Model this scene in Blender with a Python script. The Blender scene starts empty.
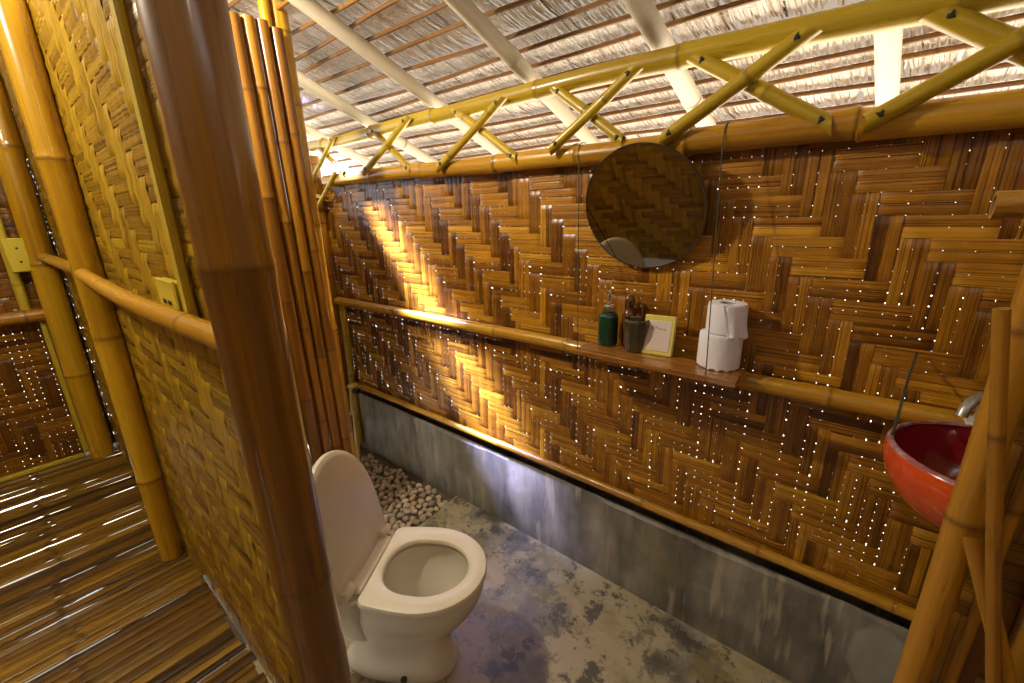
import bpy, math, random
from mathutils import Vector, Matrix
random.seed(7)
R = random.Random(11)
S = bpy.context.scene
COL = S.collection
PI = math.pi
rad = math.radians

# ------------------------------------------------------------------ mesh builder
class MB:
    """collects vertices, faces and three per-vertex attributes"""
    def __init__(s):
        s.v = []; s.f = []; s.fm = []; s.bm = []; s.buv = []; s.smooth = True
    def add(s, co, bm=(0, 0, .5), buv=(0, 0, 0)):
        s.v.append(tuple(co)); s.bm.append(bm); s.buv.append(buv); return len(s.v) - 1
    def face(s, *i, m=0):
        s.f.append(tuple(i)); s.fm.append(m)
    def grid(s, rows, close_u=False, m=0):
        """rows: list of equally long lists of indices"""
        for a, b in zip(rows[:-1], rows[1:]):
            n = len(a)
            for i in range(n if close_u else n - 1):
                j = (i + 1) % n
                s.face(a[i], a[j], b[j], b[i], m=m)
    def box(s, lo, hi, M=None, bev=0.0, tone=.5):
        x0, y0, z0 = lo; x1, y1, z1 = hi
        c = [(x, y, z) for z in (z0, z1) for y in (y0, y1) for x in (x0, x1)]
        if bev <= 0:
            pts = [Vector(p) for p in c]
            if M: pts = [M @ p for p in pts]
            k = [s.add(p, (0, 0, tone), (p.x, p.y, p.z)) for p in pts]
            for q in ((0, 2, 3, 1), (4, 5, 7, 6), (0, 1, 5, 4), (2, 6, 7, 3), (0, 4, 6, 2), (1, 3, 7, 5)):
                s.face(*[k[i] for i in q])
            return
        b = min(bev, (x1-x0)*.49, (y1-y0)*.49, (z1-z0)*.49)
        # bevelled box: three vertices at each corner
        idx = {}
        for ix in (0, 1):
            for iy in (0, 1):
                for iz in (0, 1):
                    X = (x0, x1)[ix]; Y = (y0, y1)[iy]; Z = (z0, z1)[iz]
                    sx = b if ix == 0 else -b; sy = b if iy == 0 else -b; sz = b if iz == 0 else -b
                    for ax, p in enumerate(((X, Y+sy, Z+sz), (X+sx, Y, Z+sz), (X+sx, Y+sy, Z))):
                        p = Vector(p)
                        if M: p = M @ p
                        idx[ix, iy, iz, ax] = s.add(p, (0, 0, tone), tuple(p))
        g = lambda *a: idx[a]
        for t in (0, 1):
            fs = [[g(t,0,0,0), g(t,1,0,0), g(t,1,1,0), g(t,0,1,0)], [g(0,t,0,1), g(0,t,1,1), g(1,t,1,1), g(1,t,0,1)], [g(0,0,t,2), g(1,0,t,2), g(1,1,t,2), g(0,1,t,2)]]
            for q in fs:
                s.face(*(q if t else q[::-1]))
        for i in (0, 1):
            for j in (0, 1):
                s.face(g(i,j,0,0), g(i,j,1,0), g(i,j,1,1), g(i,j,0,1))
                s.face(g(i,0,j,0), g(i,1,j,0), g(i,1,j,2), g(i,0,j,2))
                s.face(g(0,i,j,1), g(1,i,j,1), g(1,i,j,2), g(0,i,j,2))
                for k in (0, 1):
                    s.face(g(i,j,k,0), g(i,j,k,1), g(i,j,k,2))
    def tube(s, pts, r, n=12, caps=True, tone=.5):
        pts = [Vector(p) for p in pts]
        rr = r if isinstance(r, (list, tuple)) else [r]*len(pts)
        rows = []; up = None; L = 0
        for i, p in enumerate(pts):
            t = (pts[min(i+1, len(pts)-1)] - pts[max(i-1, 0)]).normalized()
            if up is None:
                up = Vector((0, 0, 1)) if abs(t.z) < .9 else Vector((1, 0, 0))
            a = t.cross(up).normalized(); b = a.cross(t).normalized(); up = b
            if i: L += (p - pts[i-1]).length
            rows.append([s.add(p + a*math.cos(q)*rr[i] + b*math.sin(q)*rr[i], (0, 0, tone), (math.cos(q)*rr[i], math.sin(q)*rr[i], L)) for q in [2*PI*k/n for k in range(n)]])
        s.grid(rows, True)
        if caps:
            s.face(*rows[0]); s.face(*rows[-1][::-1])
    def lathe(s, prof, c, n=32, M=None, wob=None, tone=.5, caps=(True, True)):
        """prof: list of (radius, z)"""
        rows = []
        for k, (r, z) in enumerate(prof):
            row = []
            for i in range(n):
                q = 2*PI*i/n
                w = wob(q, k) if wob else 1
                p = Vector((c[0] + r*w*math.cos(q), c[1] + r*w*math.sin(q), c[2] + z))
                if M: p = M @ p
                row.append(s.add(p, (0, 0, tone), (math.cos(q), math.sin(q), z)))
            rows.append(row)
        s.grid(rows, True)
        if caps[0]: s.face(*rows[0][::-1])
        if caps[1]: s.face(*rows[-1])

def bamboo(mb, pts, r0, r1=None, sp=.3, seed=0, nodes=None, n=18, cuts=(0, 0), bend=0.0, hollow=True, nb=1.0):
    """a bamboo culm along pts: swollen nodes, internode tint, cut hollow ends"""
    rn = random.Random(seed)
    P = [Vector(p) for p in pts]
    if r1 is None: r1 = r0
    seg = [(b-a).length for a, b in zip(P[:-1], P[1:])]
    L = sum(seg)
    def smooth_at(d):
        # catmull-rom through the given points
        d = max(0, min(L, d)); i = 0
        while i < len(seg)-1 and d > seg[i]:
            d -= seg[i]; i += 1
        u = d/seg[i]
        a = P[i-1] if i > 0 else P[i]*2 - P[i+1]
        b, c = P[i], P[i+1]
        e = P[i+2] if i+2 < len(P) else P[i+1]*2 - P[i]
        return .5*((2*b) + (c-a)*u + (2*a-5*b+4*c-e)*u*u + (3*b-a-3*c+e)*u**3)
    if nodes is None:
        nodes = []; d = rn.uniform(.25, .9)*sp
        while d < L - .02:
            nodes.append(d); d += sp*rn.uniform(.82, 1.18)
    st = {0.0: 0, L: 0}
    k = max(2, int(L/.05))
    for i in range(k+1): st[L*i/k] = 0
    for d in nodes:
        for o in (-.022, -.010, -.0045, 0, .0045, .010, .022):
            if 0 < d+o < L: st[d+o] = 0
    ds = sorted(st)
    tones = [rn.random() for _ in range(len(nodes)+2)]
    wob = [(rn.uniform(-1, 1), rn.uniform(-1, 1)) for _ in range(len(nodes)+2)]
    rows = []; up = None; off = rn.uniform(0, 50)
    for d in ds:
        p = smooth_at(d); t = (smooth_at(d+.01) - smooth_at(d-.01)).normalized()
        if up is None:
            up = Vector((0, 0, 1)) if abs(t.z) < .85 else Vector((0, 1, 0))
        a = t.cross(up).normalized(); b = a.cross(t).normalized(); up = b
        r = r0 + (r1-r0)*d/L
        nd = 0; near = min([abs(d-q) for q in nodes] or [9])
        r *= 1 + nb*.075*math.exp(-(near/.010)**2) - nb*.05*math.exp(-((near-.0)/.003)**2) + .03*math.exp(-(near/.035)**2)
        nd = nb*math.exp(-(near/.005)**2)
        i = sum(1 for q in nodes if q < d); tn = tones[i]
        p = p + a*wob[i][0]*r*bend + b*wob[i][1]*r*bend
        row = []
        for q in range(n):
            th = 2*PI*q/n
            off3 = a*math.cos(th)*r + b*math.sin(th)*r
            pp = p + off3
            # slanting end cuts
            if d == ds[0] and cuts[0]: pp = pp + t*(math.sin(th)*r*cuts[0])
            if d == ds[-1] and cuts[1]: pp = pp + t*(math.sin(th)*r*cuts[1])
            row.append(mb.add(pp, (nd, 0, tn), (math.cos(th)*r*14, math.sin(th)*r*14, d + off)))
        rows.append(row)
    mb.grid(rows, True)
    for e, (row, sgn) in enumerate(((rows[0], 1), (rows[-1], -1))):
        c = Vector((0, 0, 0))
        for i in row: c += Vector(mb.v[i])
        c /= n
        t = (smooth_at(.02) - smooth_at(0)).normalized() if e == 0 else (smooth_at(L) - smooth_at(L-.02)).normalized()
        if not hollow:
            f = row if e else row[::-1]
            k = [mb.add(mb.v[i], (0, .7, .5), mb.buv[i]) for i in f]
            mb.face(*k); continue
        rim = [mb.add(mb.v[i], (0, .6, .5), mb.buv[i]) for i in row]
        inn = [mb.add(c + (Vector(mb.v[i])-c)*.72, (0, .6, .5), mb.buv[i]) for i in row]
        deep = [mb.add(c + (Vector(mb.v[i])-c)*.70 + t*sgn*.02 if e == 0 else c + (Vector(mb.v[i])-c)*.70 - t*.02, (0, 1, .3), mb.buv[i]) for i in row]
        mb.grid([rim, inn, deep], True)
        mb.face(*deep)
    return mb

ROOTLOC = {}
def link(name, mb, mat, parent=None, smooth=None, origin=None):
    me = bpy.data.meshes.new(name)
    base = Vector((0, 0, 0))
    if parent is not None: base = ROOTLOC[parent.name]
    elif origin is not None: base = Vector(origin)
    me.from_pydata([tuple(Vector(p)-base) for p in mb.v], [], mb.f)
    a = me.attributes.new('bm', 'FLOAT_VECTOR', 'POINT'); a.data.foreach_set('vector', [c for t in mb.bm for c in t])
    a = me.attributes.new('buv', 'FLOAT_VECTOR', 'POINT'); a.data.foreach_set('vector', [c for t in mb.buv for c in t])
    mats = mat if isinstance(mat, list) else [mat]
    for m in mats: me.materials.append(m)
    if len(mats) > 1: me.polygons.foreach_set('material_index', mb.fm)
    sm = mb.smooth if smooth is None else smooth
    me.polygons.foreach_set('use_smooth', [sm]*len(me.polygons))
    if sm:
        try: me.set_sharp_from_angle(angle=rad(40))
        except Exception: pass
    me.validate(); me.update()
    o = bpy.data.objects.new(name, me); COL.objects.link(o)
    if parent is not None:
        o.parent = parent; ROOTLOC[o.name] = base
    else:
        o.location = base; ROOTLOC[o.name] = base
    return o
def tag(o, label=None, cat=None, group=None, kind=None):
    if label: o['label'] = label
    if cat: o['category'] = cat
    if group: o['group'] = group
    if kind: o['kind'] = kind
    return o
def thing(name, label, cat, loc, group=None):
    o = bpy.data.objects.new(name, None); COL.objects.link(o); o.location = loc; o.empty_display_size = .05
    ROOTLOC[o.name] = Vector(loc)
    return tag(o, label, cat, group)
def struct(name, mb, mat, smooth=None, label=None):
    o = link(name, mb, mat, smooth=smooth); o['kind'] = 'structure'
    return o

# ------------------------------------------------------------------ materials
def newmat(name):
    m = bpy.data.materials.new(name); m.use_nodes = True
    nt = m.node_tree; nt.nodes.clear()
    out = nt.nodes.new('ShaderNodeOutputMaterial')
    b = nt.nodes.new('ShaderNodeBsdfPrincipled')
    nt.links.new(b.outputs[0], out.inputs[0])
    return m, nt, b, out
def N(nt, t, **k):
    n = nt.nodes.new(t)
    for a, v in k.items():
        if hasattr(n, a): setattr(n, a, v)
    return n
def noise(nt, vec, scale, detail=3, rough=.55, stretch=None):
    n = N(nt, 'ShaderNodeTexNoise'); n.inputs['Scale'].default_value = scale
    n.inputs['Detail'].default_value = detail; n.inputs['Roughness'].default_value = rough
    if stretch:
        mp = N(nt, 'ShaderNodeMapping'); mp.inputs['Scale'].default_value = stretch
        nt.links.new(vec, mp.inputs['Vector']); vec = mp.outputs[0]
    nt.links.new(vec, n.inputs['Vector']); return n.outputs['Fac']
def ramp(nt, fac, stops, interp='LINEAR'):
    r = N(nt, 'ShaderNodeValToRGB'); cr = r.color_ramp; cr.interpolation = interp
    while len(cr.elements) > 1: cr.elements.remove(cr.elements[-1])
    for i, (p, c) in enumerate(stops):
        e = cr.elements[0] if i == 0 else cr.elements.new(p)
        e.position = p; e.color = (*c, 1) if len(c) == 3 else c
    nt.links.new(fac, r.inputs[0]); return r.outputs[0]
def mix(nt, fac, a, b, mode='MIX'):
    m = N(nt, 'ShaderNodeMix', data_type='RGBA', blend_type=mode)
    for v, i in ((fac, 0), (a, 6), (b, 7)):
        if hasattr(v, 'is_linked'): nt.links.new(v, m.inputs[i])
        elif i == 0: m.inputs[0].default_value = v
        else: m.inputs[i].default_value = (*v, 1)
    return m.outputs[2]
def math_(nt, op, a, b=None):
    m = N(nt, 'ShaderNodeMath', operation=op)
    for v, i in ((a, 0), (b, 1)):
        if v is None: continue
        if hasattr(v, 'is_linked'): nt.links.new(v, m.inputs[i])
        else: m.inputs[i].default_value = v
    return m.outputs[0]
def bump(nt, b, h, strength=.3, dist=.002):
    n = N(nt, 'ShaderNodeBump'); n.inputs['Strength'].default_value = strength; n.inputs['Distance'].default_value = dist
    nt.links.new(h, n.inputs['Height']); nt.links.new(n.outputs[0], b.inputs['Normal'])
def attr(nt, name):
    a = N(nt, 'ShaderNodeAttribute', attribute_name=name); return a.outputs['Vector']
def split(nt, vec):
    s = N(nt, 'ShaderNodeSeparateXYZ'); nt.links.new(vec, s.inputs[0]); return s.outputs

def sat(c, k=.33): return (c[0], c[1]*.92, c[2]*k)
def bamboo_mat(name, dark, mid, light, nodecol, cut=(.45, .30, .12), rough=.3, coat=.25, blotch=.0, blotchcol=(.05, .03, .01), keep=False):
    if not keep: dark, mid, light, nodecol = map(sat, (dark, mid, light, nodecol))
    m, nt, b, out = newmat(name)
    buv = attr(nt, 'buv'); s = split(nt, attr(nt, 'bm'))
    st = noise(nt, buv, 3.2, 4, .6, (1, 1, .35))
    fine = noise(nt, buv, 16, 2, .6, (1, 1, .12))
    f = math_(nt, 'ADD', math_(nt, 'MULTIPLY', st, .62), math_(nt, 'MULTIPLY', s[2], .28))
    f = math_(nt, 'ADD', f, math_(nt, 'MULTIPLY', fine, .16))
    c = ramp(nt, f, [(.28, dark), (.52, mid), (.74, light)])
    if blotch > 0:
        sp = noise(nt, buv, 5.5, 5, .7, (1, 1, .9))
        c = mix(nt, math_(nt, 'MULTIPLY', ramp(nt, sp, [(.56, (0, 0, 0)), (.68, (1, 1, 1))]), blotch), c, blotchcol)
    c = mix(nt, math_(nt, 'MULTIPLY', s[0], .75), c, nodecol)
    c = mix(nt, s[1], c, cut)
    nt.links.new(c, b.inputs['Base Color'])
    nt.links.new(ramp(nt, st, [(.3, (rough+.1,)*3), (.7, (rough-.05,)*3)]), b.inputs['Roughness'])
    b.inputs['Coat Weight'].default_value = coat; b.inputs['Coat Roughness'].default_value = .14
    bump(nt, b, fine, .12, .001)
    return m
BROWN = bamboo_mat('varnished_brown_bamboo', (.050, .019, .005), (.17, .075, .015), (.34, .17, .03), (.05, .02, .005), coat=.6, blotch=.7, blotchcol=(.07, .025, .006))
GOLD = bamboo_mat('golden_bamboo', (.30, .155, .012), (.52, .31, .025), (.66, .44, .05), (.12, .05, .01), rough=.25, coat=.7)
AMBER = bamboo_mat('amber_bamboo_poles', (.10, .038, .008), (.23, .10, .018), (.38, .19, .035), (.07, .028, .006), rough=.3, coat=.3)
RAIL = bamboo_mat('rail_bamboo', (.27, .13, .02), (.47, .26, .045), (.60, .36, .07), (.18, .08, .015), blotch=.35, blotchcol=(.16, .07, .015))
OLIVE = bamboo_mat('olive_yellow_bamboo', (.30, .20, .022), (.44, .33, .035), (.54, .42, .06), (.18, .11, .02), blotch=.55, blotchcol=(.16, .08, .015), rough=.36)
PALE = bamboo_mat('pale_weathered_bamboo', (.48, .40, .27), (.60, .53, .39), (.68, .61, .48), (.36, .28, .17), rough=.5, coat=0, keep=True)
DULL = bamboo_mat('dull_brown_bamboo', (.16, .07, .014), (.34, .165, .026), (.46, .24, .04), (.07, .03, .008), blotch=.75, blotchcol=(.10, .045, .01), rough=.4)  # duller brown culm colour with dark blotches
LATH = bamboo_mat('pale_lath', (.42, .33, .05), (.55, .45, .09), (.62, .53, .13), (.3, .2, .04), rough=.4)

def weave_mat(name, dark, mid, light, rough=.33, coat=.15, split_n=3.0):
    dark, mid, light = map(sat, (dark, mid, light))
    m, nt, b, out = newmat(name)
    buv = attr(nt, 'buv'); s = split(nt, attr(nt, 'bm')); uv = split(nt, buv)
    fib = noise(nt, buv, 1.0, 4, .65, (2.2, 260, 7))       # along, across, per strip seed
    blo = noise(nt, buv, 1.0, 3, .6, (9, 40, 7))
    f = math_(nt, 'ADD', math_(nt, 'MULTIPLY', s[2], .50), math_(nt, 'MULTIPLY', fib, .42))
    f = math_(nt, 'ADD', f, math_(nt, 'MULTIPLY', blo, .30))
    c = ramp(nt, f, [(.34, dark), (.60, mid), (.84, light)])
    # dark split lines running along the strip
    sl = noise(nt, buv, 1.0, 1, .5, (1.3, 330, 11))
    c = mix(nt, math_(nt, 'MULTIPLY', ramp(nt, sl, [(.56, (0, 0, 0)), (.63, (1, 1, 1))]), .75), c, tuple(x*.35 for x in dark))
    nt.links.new(c, b.inputs['Base Color'])
    b.inputs['Roughness'].default_value = rough
    b.inputs['Coat Weight'].default_value = coat; b.inputs['Coat Roughness'].default_value = .3
    bump(nt, b, fib, .35, .0015)
    return m
WEAVE = weave_mat('woven_brown_bamboo', (.10, .034, .006), (.36, .16, .024), (.66, .36, .07), coat=.2)
WEAVE_Y = weave_mat('woven_yellow_bamboo', (.12, .058, .008), (.30, .18, .022), (.50, .34, .05), rough=.36)
WEAVE_D = weave_mat('woven_dark_bamboo', (.07, .025, .005), (.20, .085, .015), (.36, .18, .03))

def simple(name, col, rough=.5, metal=0, coat=0, nz=0, nscale=20, spec=None, trans=0, ior=None):
    m, nt, b, out = newmat(name)
    if nz:
        tc = N(nt, 'ShaderNodeTexCoord')
        f = noise(nt, tc.outputs['Object'], nscale, 4, .6)
        c = ramp(nt, f, [(.3, tuple(x*(1-nz) for x in col)), (.7, tuple(min(1, x*(1+nz)) for x in col))])
        nt.links.new(c, b.inputs['Base Color'])
    else:
        b.inputs['Base Color'].default_value = (*col, 1)
    b.inputs['Roughness'].default_value = rough; b.inputs['Metallic'].default_value = metal
    b.inputs['Coat Weight'].default_value = coat
    if trans: b.inputs['Transmission Weight'].default_value = trans
    if ior: b.inputs['IOR'].default_value = ior
    return m
PORC = simple('cream_porcelain', (.76, .71, .58), .14, coat=.5, nz=.03, nscale=6)
SEATM = simple('cream_plastic_seat', (.80, .74, .59), .28, coat=.15)
LIDM = simple('beige_plastic_lid', (.66, .61, .48), .32, coat=.1)
WATER = simple('toilet_water', (.80, .82, .74), .03, trans=1.0, ior=1.33)
PAPER = simple('white_tissue', (.86, .85, .93), .95, nz=.03, nscale=60)
CORE = simple('grey_cardboard', (.40, .35, .30), .9, nz=.1)
GREEN = simple('dark_green_glass', (.006, .045, .022), .08, coat=.5)
REDBR = simple('red_brown_glass', (.11, .035, .012), .12, coat=.4)
DARKCUP = simple('dark_cup', (.055, .045, .022), .22, coat=.5, nz=.3, nscale=30)
STEEL = simple('brushed_steel', (.62, .60, .56), .28, metal=1)
GREYMET = simple('grey_tap_metal', (.50, .48, .45), .35, metal=.7)
BLACK = simple('black_rubber', (.015, .013, .012), .5)
CORDM = simple('dark_green_cord', (.045, .05, .03), .7)
YELLOW = simple('yellow_plastic', (.62, .50, .045), .35, coat=.2)
CREAMY = simple('yellow_card', (.72, .62, .14), .5)
PINKW = simple('pinkish_white_card', (.72, .62, .56), .6, nz=.05, nscale=30)
INK = simple('brown_ink', (.10, .06, .04), .7)
PVC = simple('yellowed_pipe', (.50, .38, .10), .4, nz=.2, nscale=14)
PVCB = simple('pale_blue_pipe', (.42, .50, .58), .4)
DARKST = simple('dark_metal_rim', (.09, .075, .05), .35, metal=.6)
MIRROR = simple('mirror_glass', (.46, .43, .36), .03, metal=1)
CHROME_HOLE = simple('dark_bolt', (.04, .03, .02), .5)

def plank_mat():
    m, nt, b, out = newmat('varnished_plank')
    tc = N(nt, 'ShaderNodeTexCoord')
    f = noise(nt, tc.outputs['Object'], 9, 5, .6, (1, 9, 9))
    c = ramp(nt, f, [(.3, (.17, .06, .012)), (.55, (.34, .145, .025)), (.75, (.46, .22, .04))])
    nt.links.new(c, b.inputs['Base Color']); b.inputs['Roughness'].default_value = .25; b.inputs['Coat Weight'].default_value = .4
    return m
PLANK = plank_mat()

def concrete_floor_mat():
    m, nt, b, out = newmat('stained_concrete_floor')
    tc = N(nt, 'ShaderNodeTexCoord'); P = tc.outputs['Object']
    xyz = split(nt, P)
    big = noise(nt, P, 2.6, 5, .6); med = noise(nt, P, 7, 6, .68); fine = noise(nt, P, 34, 4, .7)
    base = ramp(nt, med, [(.30, (.07, .066, .055)), (.47, (.17, .155, .125)), (.62, (.32, .29, .225))])
    # pale worn limewash in patches with ragged edges
    w = math_(nt, 'ADD', math_(nt, 'MULTIPLY', big, .75), math_(nt, 'MULTIPLY', fine, .28))
    pat = ramp(nt, w, [(.495, (0, 0, 0)), (.53, (1, 1, 1))])
    c = mix(nt, math_(nt, 'MULTIPLY', pat, .85), base, (.46, .385, .24))
    # yellow-green algae stains
    alg = noise(nt, P, 3.4, 4, .6, (1, 1.6, 1))
    c = mix(nt, math_(nt, 'MULTIPLY', ramp(nt, alg, [(.50, (0, 0, 0)), (.66, (1, 1, 1))]), .65), c, (.26, .21, .06))
    # dark damp spots
    dk = noise(nt, P, 8.5, 7, .75)
    c = mix(nt, math_(nt, 'MULTIPLY', ramp(nt, dk, [(.535, (0, 0, 0)), (.575, (1, 1, 1))]), .85), c, (.05, .05, .045))
    nt.links.new(c, b.inputs['Base Color'])
    nt.links.new(ramp(nt, med, [(.3, (.32,)*3), (.7, (.6,)*3)]), b.inputs['Roughness'])
    bump(nt, b, med, .3, .006)
    return m
def plinth_mat():
    m, nt, b, out = newmat('rendered_concrete_plinth')
    tc = N(nt, 'ShaderNodeTexCoord'); P = tc.outputs['Object']
    big = noise(nt, P, 3.0, 5, .6); run = noise(nt, P, 10, 4, .6, (1.4, 1, .22)); med_p = noise(nt, P, 9, 4, .6); fine = noise(nt, P, 30, 3, .6)
    f = math_(nt, 'ADD', math_(nt, 'MULTIPLY', big, .6), math_(nt, 'MULTIPLY', run, .4))
    c = ramp(nt, f, [(.36, (.075, .070, .060)), (.50, (.20, .187, .155)), (.64, (.38, .345, .275))])
    st = noise(nt, P, 9, 3, .5, (2.0, 1, .30))
    c = mix(nt, math_(nt, 'MULTIPLY', ramp(nt, st, [(.60, (0, 0, 0)), (.66, (1, 1, 1))]), .6), c, (.46, .40, .28))
    alg = noise(nt, P, 4, 4, .6)
    c = mix(nt, math_(nt, 'MULTIPLY', ramp(nt, alg, [(.52, (0, 0, 0)), (.68, (1, 1, 1))]), .45), c, (.20, .16, .05))
    # a trowelled pale lime patch low on the right end
    vd = N(nt, 'ShaderNodeVectorMath', operation='DISTANCE'); mp = N(nt, 'ShaderNodeMapping'); mp.inputs['Scale'].default_value = (1.9, 1, 1)
    nt.links.new(P, mp.inputs['Vector']); nt.links.new(mp.outputs[0], vd.inputs[0]); vd.inputs[1].default_value = (.21*1.9, 1.387, .25)
    e = math_(nt, 'ADD', vd.outputs['Value'], math_(nt, 'MULTIPLY', med_p, .10))
    c = mix(nt, math_(nt, 'MULTIPLY', ramp(nt, e, [(.165, (1, 1, 1)), (.185, (0, 0, 0))]), .6), c, (.38, .36, .32))
    nt.links.new(c, b.inputs['Base Color']); b.inputs['Roughness'].default_value = .5
    bump(nt, b, fine, .2, .003)
    return m
FLOORM = concrete_floor_mat(); PLINTH = plinth_mat()
LIME = simple('pale_lime_patch', (.34, .31, .26), .6, nz=.25, nscale=14)
GRAVELBED = simple('damp_gravel_bed', (.12, .09, .055), .8, nz=.4, nscale=40)
GROUND = simple('sunlit_ground', (.66, .60, .52), .9, nz=.15, nscale=3)

def pebble_mat():
    m, nt, b, out = newmat('river_pebble')
    oi = N(nt, 'ShaderNodeObjectInfo'); tc = N(nt, 'ShaderNodeTexCoord')
    c = ramp(nt, oi.outputs['Random'], [(0, (.40, .29, .17)), (.25, (.62, .49, .33)), (.5, (.55, .44, .31)), (.7, (.72, .60, .44)), (.88, (.36, .28, .19)), (1, (.48, .42, .34))])
    f = noise(nt, tc.outputs['Object'], 60, 3, .6)
    c = mix(nt, 1.0, c, ramp(nt, f, [(.3, (.75,)*3), (.7, (1.1,)*3)]), 'MULTIPLY')
    nt.links.new(c, b.inputs['Base Color']); b.inputs['Roughness'].default_value = .55
    return m
PEB = pebble_mat()

def slat_mat():
    m, nt, b, out = newmat('split_bamboo_floor')
    buv = attr(nt, 'buv'); s = split(nt, attr(nt, 'bm'))
    st = noise(nt, buv, 1.0, 4, .6, (2.5, 90, 7)); bl = noise(nt, buv, 1, 4, .65, (5, 9, 3))
    f = math_(nt, 'ADD', math_(nt, 'MULTIPLY', s[2], .42), math_(nt, 'MULTIPLY', st, .33))
    f = math_(nt, 'ADD', f, math_(nt, 'MULTIPLY', bl, .25))
    c = ramp(nt, f, [(.28, (.03, .012, .002)), (.5, (.17, .085, .006)), (.76, (.34, .20, .016))])
    c = mix(nt, math_(nt, 'MULTIPLY', s[0], .8), c, (.045, .02, .005))
    nt.links.new(c, b.inputs['Base Color']); b.inputs['Roughness'].default_value = .42; b.inputs['Coat Weight'].default_value = .05; b.inputs['Specular IOR Level'].default_value = .3
    return m
SLAT = slat_mat()

def thatch_mat():
    m, nt, b, out = newmat('dry_thatch')
    s = split(nt, attr(nt, 'bm')); buv = attr(nt, 'buv')
    f = noise(nt, buv, 1.0, 3, .6, (30, 8, 5))
    t = math_(nt, 'ADD', math_(nt, 'MULTIPLY', s[2], .75), math_(nt, 'MULTIPLY', f, .25))
    c = ramp(nt, t, [(.12, (.10, .055, .025)), (.30, (.46, .37, .26)), (.5, (.76, .69, .60)), (.85, (.88, .84, .78))])
    nt.links.new(c, b.inputs['Base Color']); b.inputs['Roughness'].default_value = .55
    tr = N(nt, 'ShaderNodeBsdfTranslucent'); nt.links.new(c, tr.inputs[0])
    ms = N(nt, 'ShaderNodeMixShader'); ms.inputs[0].default_value = .3
    nt.links.new(b.outputs[0], ms.inputs[1]); nt.links.new(tr.outputs[0], ms.inputs[2]); nt.links.new(ms.outputs[0], out.inputs[0])
    return m
THATCH = thatch_mat()
THATCHBACK = simple('thatch_cover', (.34, .27, .19), .9, nz=.3, nscale=30)
def let_light(m, f, col):
    nt = m.node_tree; out = [n for n in nt.nodes if n.type == 'OUTPUT_MATERIAL'][0]; b = [n for n in nt.nodes if n.type == 'BSDF_PRINCIPLED'][0]
    tr = N(nt, 'ShaderNodeBsdfTranslucent'); tr.inputs[0].default_value = (*col, 1)
    ms = N(nt, 'ShaderNodeMixShader'); ms.inputs[0].default_value = f
    nt.links.new(b.outputs[0], ms.inputs[1]); nt.links.new(tr.outputs[0], ms.inputs[2]); nt.links.new(ms.outputs[0], out.inputs[0])
let_light(THATCHBACK, .06, (.60, .55, .50))
BATTEN = bamboo_mat('orange_batten', (.10, .04, .012), (.15, .07, .025), (.22, .11, .04), (.08, .03, .01), rough=.55, coat=0)

def basin_mats():
    m, nt, b, out = newmat('red_lacquer')
    tc = N(nt, 'ShaderNodeTexCoord'); f = noise(nt, tc.outputs['Object'], 24, 6, .7)
    c = ramp(nt, f, [(.40, (.62, .060, .006)), (.62, (.70, .10, .012)), (.70, (.62, .36, .22))])
    nt.links.new(c, b.inputs['Base Color']); b.inputs['Roughness'].default_value = .25; b.inputs['Coat Weight'].default_value = .4
    m2, nt, b, out = newmat('dark_red_glaze')
    b.inputs['Base Color'].default_value = (.25, .010, .016, 1); b.inputs['Roughness'].default_value = .16; b.inputs['Coat Weight'].default_value = .6
    m3, nt, b, out = newmat('highlight_purple_rim')  # purplish highlights along the rim put into its base colour
    tc = N(nt, 'ShaderNodeTexCoord'); f = noise(nt, tc.outputs['Object'], 30, 4, .6)
    nt.links.new(ramp(nt, f, [(.4, (.32, .07, .10)), (.62, (.45, .30, .32))]), b.inputs['Base Color']); b.inputs['Roughness'].default_value = .2
    return m, m2, m3
REDOUT, REDIN, REDRIM = basin_mats()

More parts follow.
